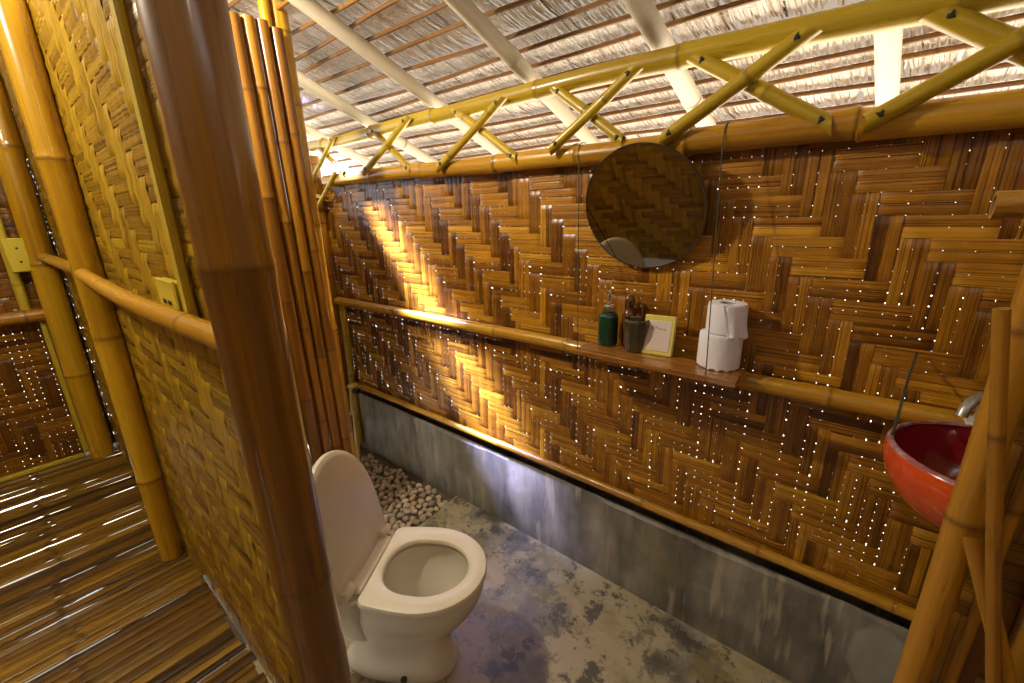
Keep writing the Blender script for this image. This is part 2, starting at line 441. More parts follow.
# ------------------------------------------------------------------ woven panels
def weave(w, h, M, cell=.053, seed=1, step=1, gap=(.0008, .0030), amp=.0034, vdark=.16, diag=1, mir=None):
    """twill of flat strips, two strips to a cell, floats of three cells; M maps (u, v, depth) to the world"""
    rn = random.Random(seed); mb = MB()
    pitch = cell/2; nu = int(w/cell)+1; nv = int(h/cell)+1
    def over(cu, cv):
        d = diag
        if mir is not None and cu > mir: cu = 2*mir - cu
        return ((cu + d*cv) % 6) < 3
    def strip(horizontal, k):
        c0 = (k+.5)*pitch
        lim = h if horizontal else w
        if c0 > lim: return
        g = gap[0] + (gap[1]-gap[0])*rn.random()**2.6; gf = rn.uniform(2, 7); gp = rn.uniform(0, 6); c0 += rn.uniform(-.0006, .0006)
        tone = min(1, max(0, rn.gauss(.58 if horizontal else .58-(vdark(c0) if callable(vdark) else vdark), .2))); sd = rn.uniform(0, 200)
        n = nu if horizontal else nv; L = w if horizontal else h
        rows = []; prev = None
        sl = rn.uniform(-.0016, .0016)
        for i in range(n):
            o = over(i, k//2) if horizontal else over(k//2, i)
            if not horizontal: o = not o
            z = amp if o else -amp
            for t in (.10, .50, .90):
                a = (i+t)*cell
                if a > L: a = L
                zz = z + (.0016 if (t == .5) else 0)*(1 if o else -1) + rn.uniform(-.0003, .0003)
                row = []
                cc = c0 + sl*math.sin(a*4+sd)
                hw = (pitch - g*(.55+.45*math.sin(a*gf+gp)) - gap[0]*.2)/2
                for q, cr in ((-1, 0), (0, .0016), (1, 0)):
                    p = (a, cc+q*hw, zz+cr) if horizontal else (cc+q*hw, a, zz+cr)
                    row.append(mb.add(M @ Vector(p), (0, 0, tone), (a, q*hw, sd)))
                rows.append(row)
        mb.grid(rows)
    for k in range(int(h/pitch)+1): strip(True, k)
    for k in range(int(w/pitch)+1): strip(False, k)
    return mb
def frame(o, u, v, n):
    return Matrix(((u[0], v[0], n[0], o[0]), (u[1], v[1], n[1], o[1]), (u[2], v[2], n[2], o[2]), (0, 0, 0, 1)))

YW = 1.40                                             # face of the long wall
struct('wall_back', weave(4.05, 1.30, frame((-2.76, YW+.004, .446), (1, 0, 0), (0, 0, 1), (0, -1, 0)), seed=3, gap=(.0004, .0034), vdark=lambda u: .36 if u < 2.1 else .16), WEAVE)  # upright strips darker at left: their shading by light angle put into tone
struct('wall_partition', weave(2.16, 1.74, frame((-2.89, .215, .41), (1, 0, 0), (0, 0, 1), (0, -1, 0)), cell=.046, seed=5, gap=(.0001, .0007), amp=.0040, vdark=-.34), WEAVE_Y)
struct('wall_bedroom', weave(2.4, 2.3, frame((-2.86, -2.2, .43), (0, 1, 0), (0, 0, 1), (1, 0, 0)), seed=8, gap=(.0006, .0036), diag=-1, mir=20), WEAVE_D)
struct('wall_shower', weave(1.2, 1.55, frame((-2.80, .22, .02), (0, 1, 0), (0, 0, 1), (1, 0, 0)), seed=9), WEAVE_D)
struct('wall_left', weave(.50, 2.1, frame((-1.80, .22, .03), (0, 1, 0), (0, 0, 1), (1, 0, 0)), seed=10), WEAVE_D)
struct('wall_right', weave(1.15, 1.38, frame((.205, .905, .02), (1, 0, 0), (0, 0, 1), (0, -1, 0)), seed=12, gap=(.0004, .001), diag=-1), WEAVE_D)
b = MB(); b.box((1.30, -2.25, 0), (1.34, 1.5, 2.2)); struct('wall_far_right', b, simple('plain_bamboo_wall', (.30, .15, .04), .6, nz=.3, nscale=8), False)
b = MB(); b.box((-2.9, -2.29, 0), (1.34, -2.25, 2.1)); struct('wall_front', b, simple('plain_bamboo_wall_front', (.30, .15, .04), .6, nz=.3, nscale=8), False)

# ------------------------------------------------------------------ floors, plinth, gravel bed, ground
b = MB()
nx, ny = 60, 36
def floor_x0(y): return -1.585 + .02*math.sin(y*7) + (.05 if y < 1.1 else 0)*0
rows = []
for j in range(ny+1):
    y = .23 + (1.40-.23)*j/ny
    rows.append([b.add((floor_x0(y) + (1.32-floor_x0(y))*i/nx, y, .0), (0, 0, .5), (0, 0, 0)) for i in range(nx+1)])
b.grid(rows)
e = [b.add((b.v[r[0]][0]-.008, b.v[r[0]][1], -.03)) for r in rows]
b.grid([[r[0] for r in rows], e])
k = [b.add(p) for p in ((-.6, -2.25, 0), (1.32, -2.25, 0), (1.32, .23, 0), (-.6, .23, 0))]; b.face(*k)
struct('floor', b, FLOORM)
b = MB(); b.box((-2.85, .23, -.10), (-1.58, 1.42, -.035)); struct('floor_gravel', b, GRAVELBED, False)
# plinth with a slightly uneven top edge
b = MB(); n = 90; rows = [[] for _ in range(9)]
rn = random.Random(4)
for i in range(n+1):
    x = -2.82 + 4.13*i/n; w = .004*math.sin(x*5) + rn.uniform(-.003, .003)
    for q, (y, z) in enumerate(((1.392, -.08), (1.388+w*.4, .15), (1.386+w*.5, .380+w), (1.396, .391+w), (1.406, .389), (1.410, .30), (1.455, .30), (1.455, .449), (1.398, .4495))):
        rows[q].append(b.add((x, y, z), (0, 0, .5), (x, y, z)))
b.grid(rows); struct('baseboard_back', b, PLINTH)
b = MB(); rn = random.Random(21)
x = -2.92
def slat(b, x, w, y0, y1, z, tone, seed, op=None):
    ys = []; y = y0
    while y < y1: ys.append(y); y += .09 if y < -.6 else .02
    ys.append(y1)
    nodes = [-.088 + rn.uniform(-.02, .02), -.088-.42 + rn.uniform(-.03, .03), -.088-.85+rn.uniform(-.03, .03)]
    for q in nodes:
        for o in (-.012, -.004, .004, .012):
            if y0 < q+o < y1: ys.append(q+o)
    ys = sorted(ys); rows = []
    for y in ys:
        nd = max(math.exp(-((y-q)/.006)**2) for q in nodes)
        row = []
        for c, dz in ((-.5, -.003), (-.46, 0), (-.25, .0022), (0, .003), (.25, .0022), (.46, 0), (.5, -.003)):
            wl = w - op[1]*max(0, 1-abs((y-op[0])/op[2])**4) if op and c > 0 else w
            row.append(b.add((x+c*wl, y, z+dz+nd*.003 + .0015*math.sin(y*6+seed)), (nd, 0, tone), (y, c*w, seed)))
        rows.append(row)
    b.grid(rows)
while x < -.72:
    w = rn.uniform(.016, .034)
    up = .014 if x > -1.52 else 0
    y1 = .216 if x < -1.52 else .20
    slat(b, x+w/2, w, -2.2, y1 + rn.uniform(-.008, .008), .42+up+rn.uniform(-.002, .002), min(1, max(0, rn.gauss(.5, .24))), rn.uniform(0, 99),
         (rn.uniform(-.32, .10), rn.uniform(.011, .019), rn.uniform(.03, .10)) if rn.random() < .10 else None)
    x += w + rn.uniform(.0002, .0012)
struct('floor_bedroom', b, SLAT)
# joists carrying the slats, seen as breaks in the light between them
for i, y in enumerate((-1.9, -1.1, -.30, .02)):
    b = MB(); bamboo(b, [(-2.84, y, .372), (-.72, y, .372)], .034, seed=300+i)
    o = link('floor_joist', b, DULL, origin=(-1.8, y, .372)); o['kind'] = 'structure'
b = MB(); k = [b.add(p) for p in ((-14, -14, -.42), (14, -14, -.42), (14, 14, -.42), (-14, 14, -.42))]; b.face(*k); struct('ground', b, GROUND)

# ------------------------------------------------------------------ thatched roof
SL = .435; RX = .075                                   # fall per metre of y, drift of x per metre of y
def roofz(y, off=0): return 2.0 - SL*(y-1.4) + off
b = MB(); rn = random.Random(33)
rows_y = []; y = .38
while y < 2.35: rows_y.append(y); y += .0755
nrm = Vector((0, SL, 1)).normalized(); dn = Vector((RX, 1, -SL)).normalized()
def wavy(x, k): return .012*math.sin(x*1.7+k*1.3) + .006*math.sin(x*5.1+k*2.7)
for k, y in enumerate(rows_y):
    x = -3.0; ln = .128
    while x < 1.25:
        w = rn.uniform(.004, .0095); clump = .5+.5*math.sin(x*11+k*5.3)*math.sin(x*4.3+k)
        tone = min(1, max(0, rn.gauss(.56+.2*clump, .25)))
        base = Vector((x, y, roofz(y, .062))) + dn*wavy(x, k)
        skew = rn.gauss(0, .055)
        L = ln*rn.uniform(.72, 1.15); d = (dn + Vector((skew, 0, 0))).normalized()
        lift = rn.uniform(.13, .24)
        sd = rn.uniform(0, 90)
        prow = []
        for t in (0, .5, 1):
            p = base + d*L*t + nrm*(L*lift*t*t*1.0 + .004) + nrm*rn.uniform(-.001, .002)
            ww = w*(1-.35*t)
            prow.append([b.add(p - Vector((ww/2, 0, 0)), (0, 0, tone*(1-.5*t*t)), (0, t*.1, sd)), b.add(p + Vector((ww/2, 0, 0)), (0, 0, tone*(1-.5*t*t)), (w, t*.1, sd))])  # brown dry tips, with the shade between rows put into their tone
        b.grid(prow)
        x += w*rn.uniform(.62, 1.02)
struct('ceiling', b, THATCH, False)
# stitches of pale twine seen along each row
b = MB(); rn = random.Random(35)
for k, y in enumerate(rows_y[:-2]):
    x = -2.95
    while x < 1.2:
        p = Vector((x, y+.030, roofz(y+.030, .066))) + dn*wavy(x, k)
        q = p + Vector((.020, 0, 0)) + dn*rn.uniform(-.012, .012)
        b.tube([p, (p+q)/2 - nrm*.003, q], .0011, 4, False, tone=.95)
        x += rn.uniform(.022, .05)
o = struct('ceiling_stitching', b, THATCH, True)
# covering layers above
b = MB()
for (y0, y1) in ((-.35, 2.42),):
    k = [b.add(p) for p in ((-3.05, y0, roofz(y0, .125)), (1.42, y0, roofz(y0, .125)), (1.42, y1, roofz(y1, .125)), (-3.05, y1, roofz(y1, .125)))]; b.face(*k)
    k = [b.add(p) for p in ((-3.05, -.35, roofz(-.35, .125)), (1.42, -.35, roofz(-.35, .125)), (1.42, -2.6, 1.85), (-3.05, -2.6, 1.85))]; b.face(*k)
# gable ends
for gx in (-2.90, 1.36):
    k = [b.add(p) for p in ((gx, -2.3, 2.0), (gx, .22, 2.0), (gx, .22, roofz(.22, .12)), (gx, -.35, roofz(-.35, .12)))]; b.face(*k)
struct('ceiling_cover', b, THATCHBACK, False)
for k, y in enumerate(rows_y):
    b = MB(); pts = []
    for i in range(15):
        xx = -3.0 + 4.25*i/14
        pts.append(Vector((xx, y-.004, roofz(y-.004, .055))) + dn*wavy(xx, k))
    bamboo(b, pts, .0075, sp=.5, seed=400+k, n=7, hollow=False)
    if k == 0: lab = 'thin orange bamboo batten in the thatch, uppermost row nearest the ridge'
    elif k == len(rows_y)-1: lab = 'thin orange bamboo batten in the thatch, lowest row at the eave'
    else: lab = 'thin orange bamboo batten holding one of the thatch rows under the roof'
    tag(link('thatch_batten', b, BATTEN, origin=pts[7]), lab, 'roof batten', None if k in (0, len(rows_y)-1) else 'battens of the thatch')

RAFT = [(-2.63, 'pale bamboo rafter at the shower corner end, furthest from the basin'), (-2.10, 'pale bamboo rafter second from the shower corner, partly behind the yellow post'),
        (-1.575, 'pale bamboo rafter crossing the roof left of the longest rafter'), (-1.055, 'long pale bamboo rafter crossing the roof left of the mirror'),
        (-.575, 'pale bamboo rafter resting on the beam right above the round mirror'), (-.065, 'pale bamboo rafter coming straight down right of the mirror'), (.45, 'pale bamboo rafter above the red basin')]
for i, (x, lab) in enumerate(RAFT[:-1]):
    pts = []
    for y in (-.2, .5, 1.2, 1.8, 2.3):
        pts.append((x + (y-1.4)*RX, y, roofz(y, 0)))
    b = MB(); bamboo(b, pts, .0285 if i != 4 else .031, .027 if i != 4 else .030, sp=.75, seed=500+i, bend=.08)
    tag(link('roof_rafter', b, PALE, origin=pts[0]), lab, 'rafter', None)

# ------------------------------------------------------------------ rails and lattice of the long wall
def culm(name, pts, r0, mat, label, cat, r1=None, group=None, **kw):
    b = MB(); bamboo(b, pts, r0, r1, **kw)
    return tag(link(name, b, mat, origin=pts[0]), label, cat, group)
YT = 1.36
culm('bamboo_rail', [(-2.50, YT, 1.735), (-1.8, YT, 1.728), (-1.1, YT, 1.716), (-.3, YT, 1.712), (.5, YT, 1.705), (1.28, YT, 1.70)], .030, RAIL, 'thick bamboo rail along the wall top directly above the round mirror', 'bamboo rail', r1=.038, sp=.42, seed=31, bend=.1)
culm('bamboo_beam', [(-2.62, YT+.0, 1.925), (-1.8, YT, 1.932), (-1.2, YT, 1.94), (-.7, YT, 1.945), (0, YT, 1.925), (.6, YT, 1.90), (1.28, YT, 1.88)], .026, OLIVE, 'olive yellow bamboo beam carrying the rafters above the crossed struts', 'bamboo beam', r1=.036, sp=.5, seed=32, bend=.12)
culm('bamboo_rail', [(-2.56, YT, 1.025), (-1.6, YT, 1.033), (-.8, YT, 1.034), (0, YT, 1.037), (.45, YT, 1.04), (1.28, YT, 1.04)], .024, RAIL, 'bamboo rail at mid height running behind the plank shelf', 'bamboo rail', r1=.027, sp=.36, seed=33, bend=.06)
culm('bamboo_rail', [(-2.50, YT+.012, .464), (-1.9, YT+.012, .466), (-1.1, YT+.012, .465), (0, YT+.012, .464), (.6, YT+.012, .463), (1.28, YT+.012, .463)], .0155, RAIL, 'slim bamboo rail along the wall bottom just above the concrete plinth', 'bamboo rail', r1=.0165, sp=.33, seed=34, bend=.1)
# strut ends as x, z pairs
ST = [(-.610, 1.925, -.895, 1.738, 'second lattice cross left of the round mirror top', 0, .0165),
      (-.910, 1.930, -.645, 1.735, 'lattice cross just above left of the round mirror', 1, .0165),
      (-.455, 1.925, -.118, 1.710, 'lattice cross just right above the round mirror', 1, .0195),
      (-.190, 1.918, -.515, 1.722, 'lattice cross just right above the round mirror', 0, .0195),
      (.025, 1.902, .330, 1.690, 'unfinished lattice cross above the red basin', 1, .0225),
      (.270, 1.885, -.055, 1.705, 'unfinished lattice cross above the red basin', 0, .0195),
      (-1.117, 1.933, -1.475, 1.722, 'green tinged lattice cross by the yellow wall corner', 0, .0155),
      (-1.405, 1.940, -1.065, 1.722, 'green tinged lattice cross by the yellow wall corner', 1, .0155),
      (-1.660, 1.945, -2.030, 1.745, 'lattice cross nearest the corner post but one', 0, .0150),
      (-1.985, 1.940, -1.690, 1.727, 'lattice cross nearest the corner post but one', 1, .0150),
      (-2.290, 1.945, -2.660, 1.70, 'lattice cross at the corner post', 0, .0125),
      (-2.560, 1.940, -2.260, 1.752, 'lattice cross at the corner post', 1, .0125)]
CN = {0: ('third lattice cross', -.77)}
NAMES = {0: ('over the wall left of the mirror', ), }
STL = ['bamboo strut rising to the right in the lattice cross above the mirror\'s left edge',
       'bamboo strut falling to the right in the lattice cross above the mirror\'s left edge',
       'bamboo strut falling to the right in the lattice cross above the mirror\'s right edge',
       'bamboo strut rising to the right in the lattice cross above the mirror\'s right edge',
       'thick bamboo strut falling to the right from the beam above the red basin',
       'bamboo strut rising to the right beneath the thick strut above the red basin',
       'bamboo strut rising to the right in the first lattice cross left of the mirror\'s own',
       'bamboo strut falling to the right in the first lattice cross left of the mirror\'s own',
       'thin bamboo strut rising to the right in the cross next to the corner one',
       'thin bamboo strut falling to the right in the cross next to the corner one',
       'thin yellow bamboo strut rising to the right beside the corner post top',
       'thin whitish bamboo strut falling to the right beside the corner post top']
for i, (x0, z0, x1, z1, _, back, r) in enumerate(ST):
    d = .018*(-1 if not back else .45)
    yy0 = YT - .020 + d
    st_ = culm('lattice_strut', [(x0, yy0, z0), ((x0+x1)/2, yy0, (z0+z1)/2), (x1, yy0-.012, z1)], r, OLIVE, STL[i], 'bamboo strut', sp=.26, seed=60+i, cuts=(.8, -.8), n=14)
    # blackened nails near both ends
    for t, dy in ((.07, 0), (.93, -.011)):
        b = MB(); b.lathe([(.0075, -.004), (.0070, .0005), (.003, .0022)], (0, 0, 0), 9, Matrix.Translation((x0+(x1-x0)*t, yy0+dy-r, z0+(z1-z0)*t)) @ Matrix.Rotation(PI/2, 4, 'X'), wob=lambda q, k: 1+.3*math.sin(3*q+i)+.2*math.sin(5*q))
        link('nail', b, BLACK, st_)
culm('lattice_strut', [(-2.335, YT-.034, 1.765), (-2.66, YT-.034, 1.535)], .012, OLIVE, 'thin yellow bamboo brace under the top rail leaning onto the corner post', 'bamboo strut', sp=.22, seed=75, cuts=(.5, -.5), n=14)
culm('lattice_strut', [(-2.74, YT-.06, 1.69), (-2.50, YT-.012, 1.635)], .014, OLIVE, 'short level bamboo strut tying the corner post beside the brace', 'bamboo strut', sp=.22, seed=76, n=12)

# ------------------------------------------------------------------ posts
culm('bamboo_post', [(-2.69, 1.35, -.03), (-2.67, 1.35, .9), (-2.655, 1.35, 1.88)], .062, DULL, 'thick brown bamboo corner post at the end of the long wall', 'bamboo post', r1=.058, sp=.33, seed=80)
culm('bamboo_post', [(-2.535, 1.365, .02), (-2.525, 1.365, .8), (-2.52, 1.365, 1.01)], .022, OLIVE, 'short yellowish bamboo stake beside the corner post under the mid rail', 'bamboo post', sp=.3, seed=81)
culm('bamboo_post', [(-.613, .220, -.0), (-.628, .207, 1.2), (-.636, .202, 2.45)], .039, BROWN, 'thick dark brown bamboo post in the foreground at the partition end', 'bamboo post', r1=.044, nodes=[.45, .975, 1.47, 1.98], nb=.45, seed=82, n=36)
culm('bamboo_post', [(-1.690, .173, .425), (-1.688, .176, 1.4), (-1.686, .174, 2.3)], .031, GOLD, 'glossy golden bamboo post standing on the slat floor against the partition', 'bamboo post', r1=.036, nodes=[.30, .775, 1.255, 1.72], seed=83, n=28)
culm('bamboo_post', [(-2.785, .148, .425), (-2.775, .155, 1.4), (-2.77, .17, 2.3)], .044, GOLD, 'brown gold bamboo post in the far bedroom corner behind the glossy post', 'bamboo post', nodes=[.42, .93, 1.4], seed=84, n=24)
culm('bamboo_post', [(-2.82, .062, 1.145), (-2.82, .072, 2.2)], .017, LATH, 'thin yellow green bamboo stake behind the far outlet box', 'bamboo post', sp=.35, seed=85)
culm('bamboo_post', [(-1.868, .945, 0.0), (-1.868, .925, 1.4), (-1.868, .912, 2.34)], .033, GOLD, 'tall yellow bamboo post rising above the row of poles to the roof', 'bamboo post', nodes=[.5, 1.0, 1.48, 1.93, 2.2], seed=86, n=24)
culm('bamboo_post', [(-1.856, .880, 0.0), (-1.856, .858, 2.36)], .019, GOLD, 'second yellow bamboo post rising to the roof behind the row of poles', 'bamboo post', sp=.45, seed=87, n=24)
# vertical poles of the end wall
PY = [.862, .815, .768, .719]
PZ = [2.187, 2.20, 2.20, 2.193]
PL = ['amber bamboo pole of the row behind the toilet, at the free right end', 'amber bamboo pole of the row behind the toilet, second from its right end',
      'amber bamboo pole of the row behind the toilet, third from its right end', 'widest amber bamboo pole of the row, beside the dark foreground post']
for i, (y, zt) in enumerate(zip(PY, PZ)):
    culm('bamboo_pole', [(-1.80, y+.042, 0.0), (-1.80+.003*(i % 2), y+.022, 1.1), (-1.80, y, zt)], (.0235, .022, .022, .026)[i], AMBER, PL[i], 'bamboo pole', sp=.42, seed=90+i, n=22)
# laths that close the partition end
b = MB(); b.box((-.880, .192, 1.36), (-.850, .206, 2.12), bev=.004); tag(link('panel_lath', b, LATH, origin=(-.86, .199, 1.36)), 'flat light yellow lath covering the partition edge left of the dark post', 'lath')
b = MB(); b.box((-.690, .235, 0.0), (-.655, .262, 2.1), bev=.005); tag(link('panel_lath', b, BROWN, origin=(-.67, .25, 0)), 'narrow dark lath on the bathroom side of the dark post', 'lath')
# rails of the partition and the bedroom wall
culm('bamboo_rail', [(-1.652, .160, 1.392), (-1.1, .160, 1.380), (-.640, .190, 1.364)], .0170, RAIL, 'bamboo rail on the partition with a small outlet above it', 'bamboo rail', sp=.6, seed=41)
culm('bamboo_rail', [(-2.735, .158, 1.395), (-1.725, .168, 1.394)], .018, RAIL, 'bamboo rail between the two bedroom posts', 'bamboo rail', sp=.5, seed=42)
culm('bamboo_rail', [(-2.80, -2.1, 1.14), (-2.80, -.5, 1.14), (-2.80, .12, 1.14)], .027, DULL, 'bamboo rail across the bedroom end wall below the far outlet', 'bamboo rail', sp=.4, seed=43)
b = MB(); b.box((-2.835, -2.15, .428), (-2.815, .09, .448), bev=.004); tag(link('panel_lath', b, LATH, origin=(-2.82, -.5, .43)), 'pale lath along the foot of the bedroom end wall', 'lath')
b = MB(); b.box((-2.83, .088, .45), (-2.812, .108, 1.115), bev=.004); tag(link('panel_lath', b, LATH, origin=(-2.82, .098, .45)), 'pale upright lath edging the bedroom end wall beside the corner post', 'lath')

# ------------------------------------------------------------------ outlets
def outlet(name, label, M, w, h, d, holes):
    o = thing(name, label, 'outlet', M @ Vector((0, 0, 0)))
    b = MB(); b.box((-w/2, -h/2, 0), (w/2, h/2, d*.7), M, bev=.004); link('back_box', b, YELLOW, o)
    b = MB(); b.box((-w/2-.002, -h/2-.002, d*.7), (w/2+.002, h/2+.002, d), M, bev=.003); p = link('cover_plate', b, YELLOW, o)
    for (x, y) in holes:
        b = MB(); b.lathe([(.0045, 0), (.0045, .0012), (.003, .0014)], (x, y, d-.0003), 10, M); link('socket_hole', b, BLACK, p)
outlet('power_outlet', 'yellow double power outlet on the far bedroom corner', frame((-2.795, .110, 1.405), (0, 1, 0), (0, 0, 1), (1, 0, 0)), .096, .135, .045, [(-.016, .028), (.012, .028), (-.016, -.028), (.012, -.028)])
outlet('power_outlet', 'yellow outlet on the partition directly beside the dark foreground post', frame((-.940, .206, 1.385), (1, 0, 0), (0, 0, 1), (0, -1, 0)), .105, .088, .020, [(-.02, .006), (-.008, .006), (.012, .006), (.024, .006)])

# ------------------------------------------------------------------ right foreground framework
culm('bamboo_post', [(.180, .862, 0.0), (.180, .862, .8), (.178, .862, 1.50)], .0205, DULL, 'bamboo post in the foreground partly hiding the red basin', 'bamboo post', nodes=[.22, .62, 1.055, 1.36], seed=101, n=28)
culm('bamboo_strut', [(.1415, .810, 1.398), (.196, .815, 1.105), (.246, .820, .86), (.30, .82, .60), (.42, .825, .0)], .0085, DULL, 'thin leaning bamboo stick tied in front of the foreground post', 'bamboo strut', seed=102, sp=.5)
culm('bamboo_strut', [(.188, .838, 1.050), (.245, .835, .895), (.31, .835, .72), (.40, .835, .50), (.66, .835, .0)], .0115, DULL, 'short bamboo brace slanting from the foreground post under the basin', 'bamboo strut', seed=103, sp=.5, cuts=(.6, 0))
culm('bamboo_post', [(.232, .895, 0.0), (.232, .895, 1.40)], .0075, DULL, 'thin upright bamboo stick just behind the foreground post', 'bamboo post', seed=104, sp=.35)
culm('bamboo_post', [(.285, .880, 0.0), (.285, .880, 1.40)], .017, DULL, 'second upright bamboo post on the woven panel right of the foreground post', 'bamboo post', seed=105, sp=.35)
culm('bamboo_rail', [(.118, .885, 1.525), (.7, .885, 1.528), (1.28, .885, 1.53)], .0185, DULL, 'bamboo rail end poking in at eye height near the basin', 'bamboo rail', seed=106, sp=.4)

# ------------------------------------------------------------------ toilet
HM = Vector((-1.120, .612, 0)); A = math.atan2(.525, .852)
UM = Matrix.Translation(HM) @ Matrix.Rotation(A, 4, 'Z')
def seat_outline(scale=1.0, grow=0.0, n=64, tip=.372, hw=.184, back=0.0, bw=.172, rc=.022):
    """closed D-shaped outline seen from above in the toilet's own frame, hinge at x = 0, starting at the tip"""
    cx = .165; half = []
    for i in range(41):
        t = PI/2*i/40; half.append((cx + (tip-cx+grow)*math.cos(t), (hw+grow)*math.sin(t)**.98))
    x1 = back-grow+rc; w1 = bw+grow
    for i in range(1, 12):
        t = i/12; half.append((cx + (x1-cx)*t, hw+grow + (w1-hw-grow)*t**1.8))
    for i in range(9):
        t = PI/2*i/8; half.append((x1 - rc*math.sin(t), w1-rc + rc*math.cos(t)))
    half.append((back-grow, 0))
    # resample by length, finer where it bends
    d = [0]
    for a, c in zip(half[:-1], half[1:]): d.append(d[-1] + math.dist(a, c))
    m = n//2; out = []
    for k in range(m+1):
        q = d[-1]*k/m; i = 0
        while i < len(d)-2 and d[i+1] < q: i += 1
        u = (q-d[i])/max(1e-9, d[i+1]-d[i])
        out.append((half[i][0] + (half[i+1][0]-half[i][0])*u, half[i][1] + (half[i+1][1]-half[i][1])*u))
    return out + [(x, -y) for x, y in out[-2:0:-1]]
def hole_outline(grow=0.0, n=64, f=.142, b_=.138, hw=.116):
    pts = []
    for i in range(n):
        t = 2*PI*i/n; c, s_ = math.cos(t), math.sin(t)
        x = .168 + ((f if c > 0 else b_)+grow)*math.copysign(abs(c)**(1 if c > 0 else .75), c)
        pts.append((x, (hw+grow)*math.copysign(abs(s_)**(1 if c > 0 else .85), s_)))
    return pts
def ring(b, pts, z, M=UM): return [b.add(M @ Vector((x, y, z)), (0, 0, .5), (x, y, z)) for x, y in pts]
T = thing('toilet', 'cream ceramic toilet with its lid raised on the stained concrete floor', 'toilet', HM)
# bowl and pedestal: outer skin, rim, inner bowl
def ell(cx, a, bb, n=64, p=1.0, sq=1.0):
    return [(cx + a*math.copysign(abs(math.cos(2*PI*i/n))**sq, math.cos(2*PI*i/n)), bb*math.copysign(abs(math.sin(2*PI*i/n))**sq, math.sin(2*PI*i/n))) for i in range(n)]
def lerp(p, q, t): return [(a[0]*(1-t)+c[0]*t, a[1]*(1-t)+c[1]*t) for a, c in zip(p, q)]
rimo = seat_outline(grow=-.010, back=-.03, bw=.165, rc=.05)
b = MB(); foot = ell(.050, .202, .108, sq=.75); neck = ell(.055, .172, .092, sq=.85); mid = ell(.090, .205, .128, sq=.9)
prof = [(foot, 0), (foot, .018), (lerp(foot, neck, .4), .035), (lerp(foot, neck, .8), .075), (neck, .12), (lerp(neck, mid, .45), .17), (mid, .215), (lerp(mid, rimo, .48), .262), (lerp(mid, rimo, .82), .305), (lerp(mid, rimo, .97), .335), (rimo, .352), (rimo, .374), (seat_outline(grow=-.018, back=-.03, bw=.165), .381)]
rows = [ring(b, o, z) for o, z in prof]
inn = [(hole_outline(.02), .381), (hole_outline(.006), .372), (hole_outline(.008), .345), (hole_outline(-.005), .29), (hole_outline(-.03), .23), (lerp(hole_outline(-.05), ell(.15, .07, .06), .6), .185), (ell(.14, .065, .055), .14), (ell(.13, .045, .04), .11)]
rows += [ring(b, o, z) for o, z in inn]
b.grid(rows, True); b.face(*rows[0][::-1]); b.face(*rows[-1])
body = link('bowl', b, PORC, T)
b = MB(); w_ = ring(b, ell(.142, .080, .066), .192); b.face(*w_); link('water', b, WATER, T)
# rear deck behind the hinge
b = MB()
deck = [(x, y) for x, y in ell(-.085, .095, .16, 40, sq=.55)]
rows = [ring(b, lerp(deck, ell(-.06, .07, .10, 40, sq=.7), 1), .16), ring(b, lerp(deck, ell(-.06, .07, .10, 40, sq=.7), .35), .28), ring(b, deck, .335), ring(b, deck, .372), ring(b, lerp(deck, [(-.085, 0)]*40, .05), .379)]
b.grid(rows, True); b.face(*rows[0][::-1]); b.face(*rows[-1]); link('rear_deck', b, PORC, T)
for s_ in (-1, 1):
    b = MB(); b.lathe([(.011, 0), (.011, .008), (.007, .012)], (.10, s_*.117, .0), 12, UM @ Matrix.Translation((0, 0, .03))); link('floor_bolt', b, CHROME_HOLE, T)
# seat ring
so = seat_outline(); ho = hole_outline()
def off(p, g):
    c = (.168, 0); return [(c[0]+(x-c[0])*(1+g), y*(1+g)) for x, y in p]
b = MB()
rows = [ring(b, o, z) for o, z in ((off(so, -.02), .383), (so, .388), (so, .397), (off(so, -.015), .404), (lerp(so, ho, .25), .4075), (lerp(so, ho, .6), .4065), (off(ho, .04), .402), (ho, .395), (ho, .388), (off(ho, .03), .383))]
b.grid(rows + [rows[0]], True); link('seat', b, SEATM, T)
# hinge
b = MB(); b.box((-.052, -.122, .383), (-.006, .122, .404), UM, bev=.006); hb = link('hinge_bar', b, SEATM, T)
for s_ in (-1, 1):
    b = MB(); b.lathe([(.015, -.026), (.018, -.022), (.018, .022), (.015, .026)], (0, 0, 0), 20, UM @ Matrix.Translation((-.040, s_*.136, .408)) @ Matrix.Rotation(PI/2, 4, 'X')); link('hinge_knuckle', b, SEATM, hb)
# lid: same outline standing up and leaning back
LM = UM @ Matrix.Translation((-.056, 0, .400)) @ Matrix.Rotation(-rad(103), 4, 'Y')
lo = seat_outline(grow=.002, tip=.405, hw=.186, bw=.176, back=-.012)
b = MB()
rows = [ring(b, o, z, LM) for o, z in ((off(lo, -.10), -.014), (off(lo, -.05), -.013), (off(lo, -.01), -.008), (lo, 0), (off(lo, -.004), .006), (off(lo, -.03), .009), (off(lo, -.055), .007), (off(lo, -.075), .001), (off(lo, -.12), -.001), (off(lo, -.5), -.003))]
b.grid(rows, True); b.face(*rows[0][::-1]); b.face(*rows[-1]); lid = link('lid', b, LIDM, T)
for s_ in (-1, 1):
    b = MB(); b.box((.003, s_*.152-.022, -.010), (.030, s_*.152+.022, .016), LM, bev=.006); link('lid_bumper', b, LIDM, lid)

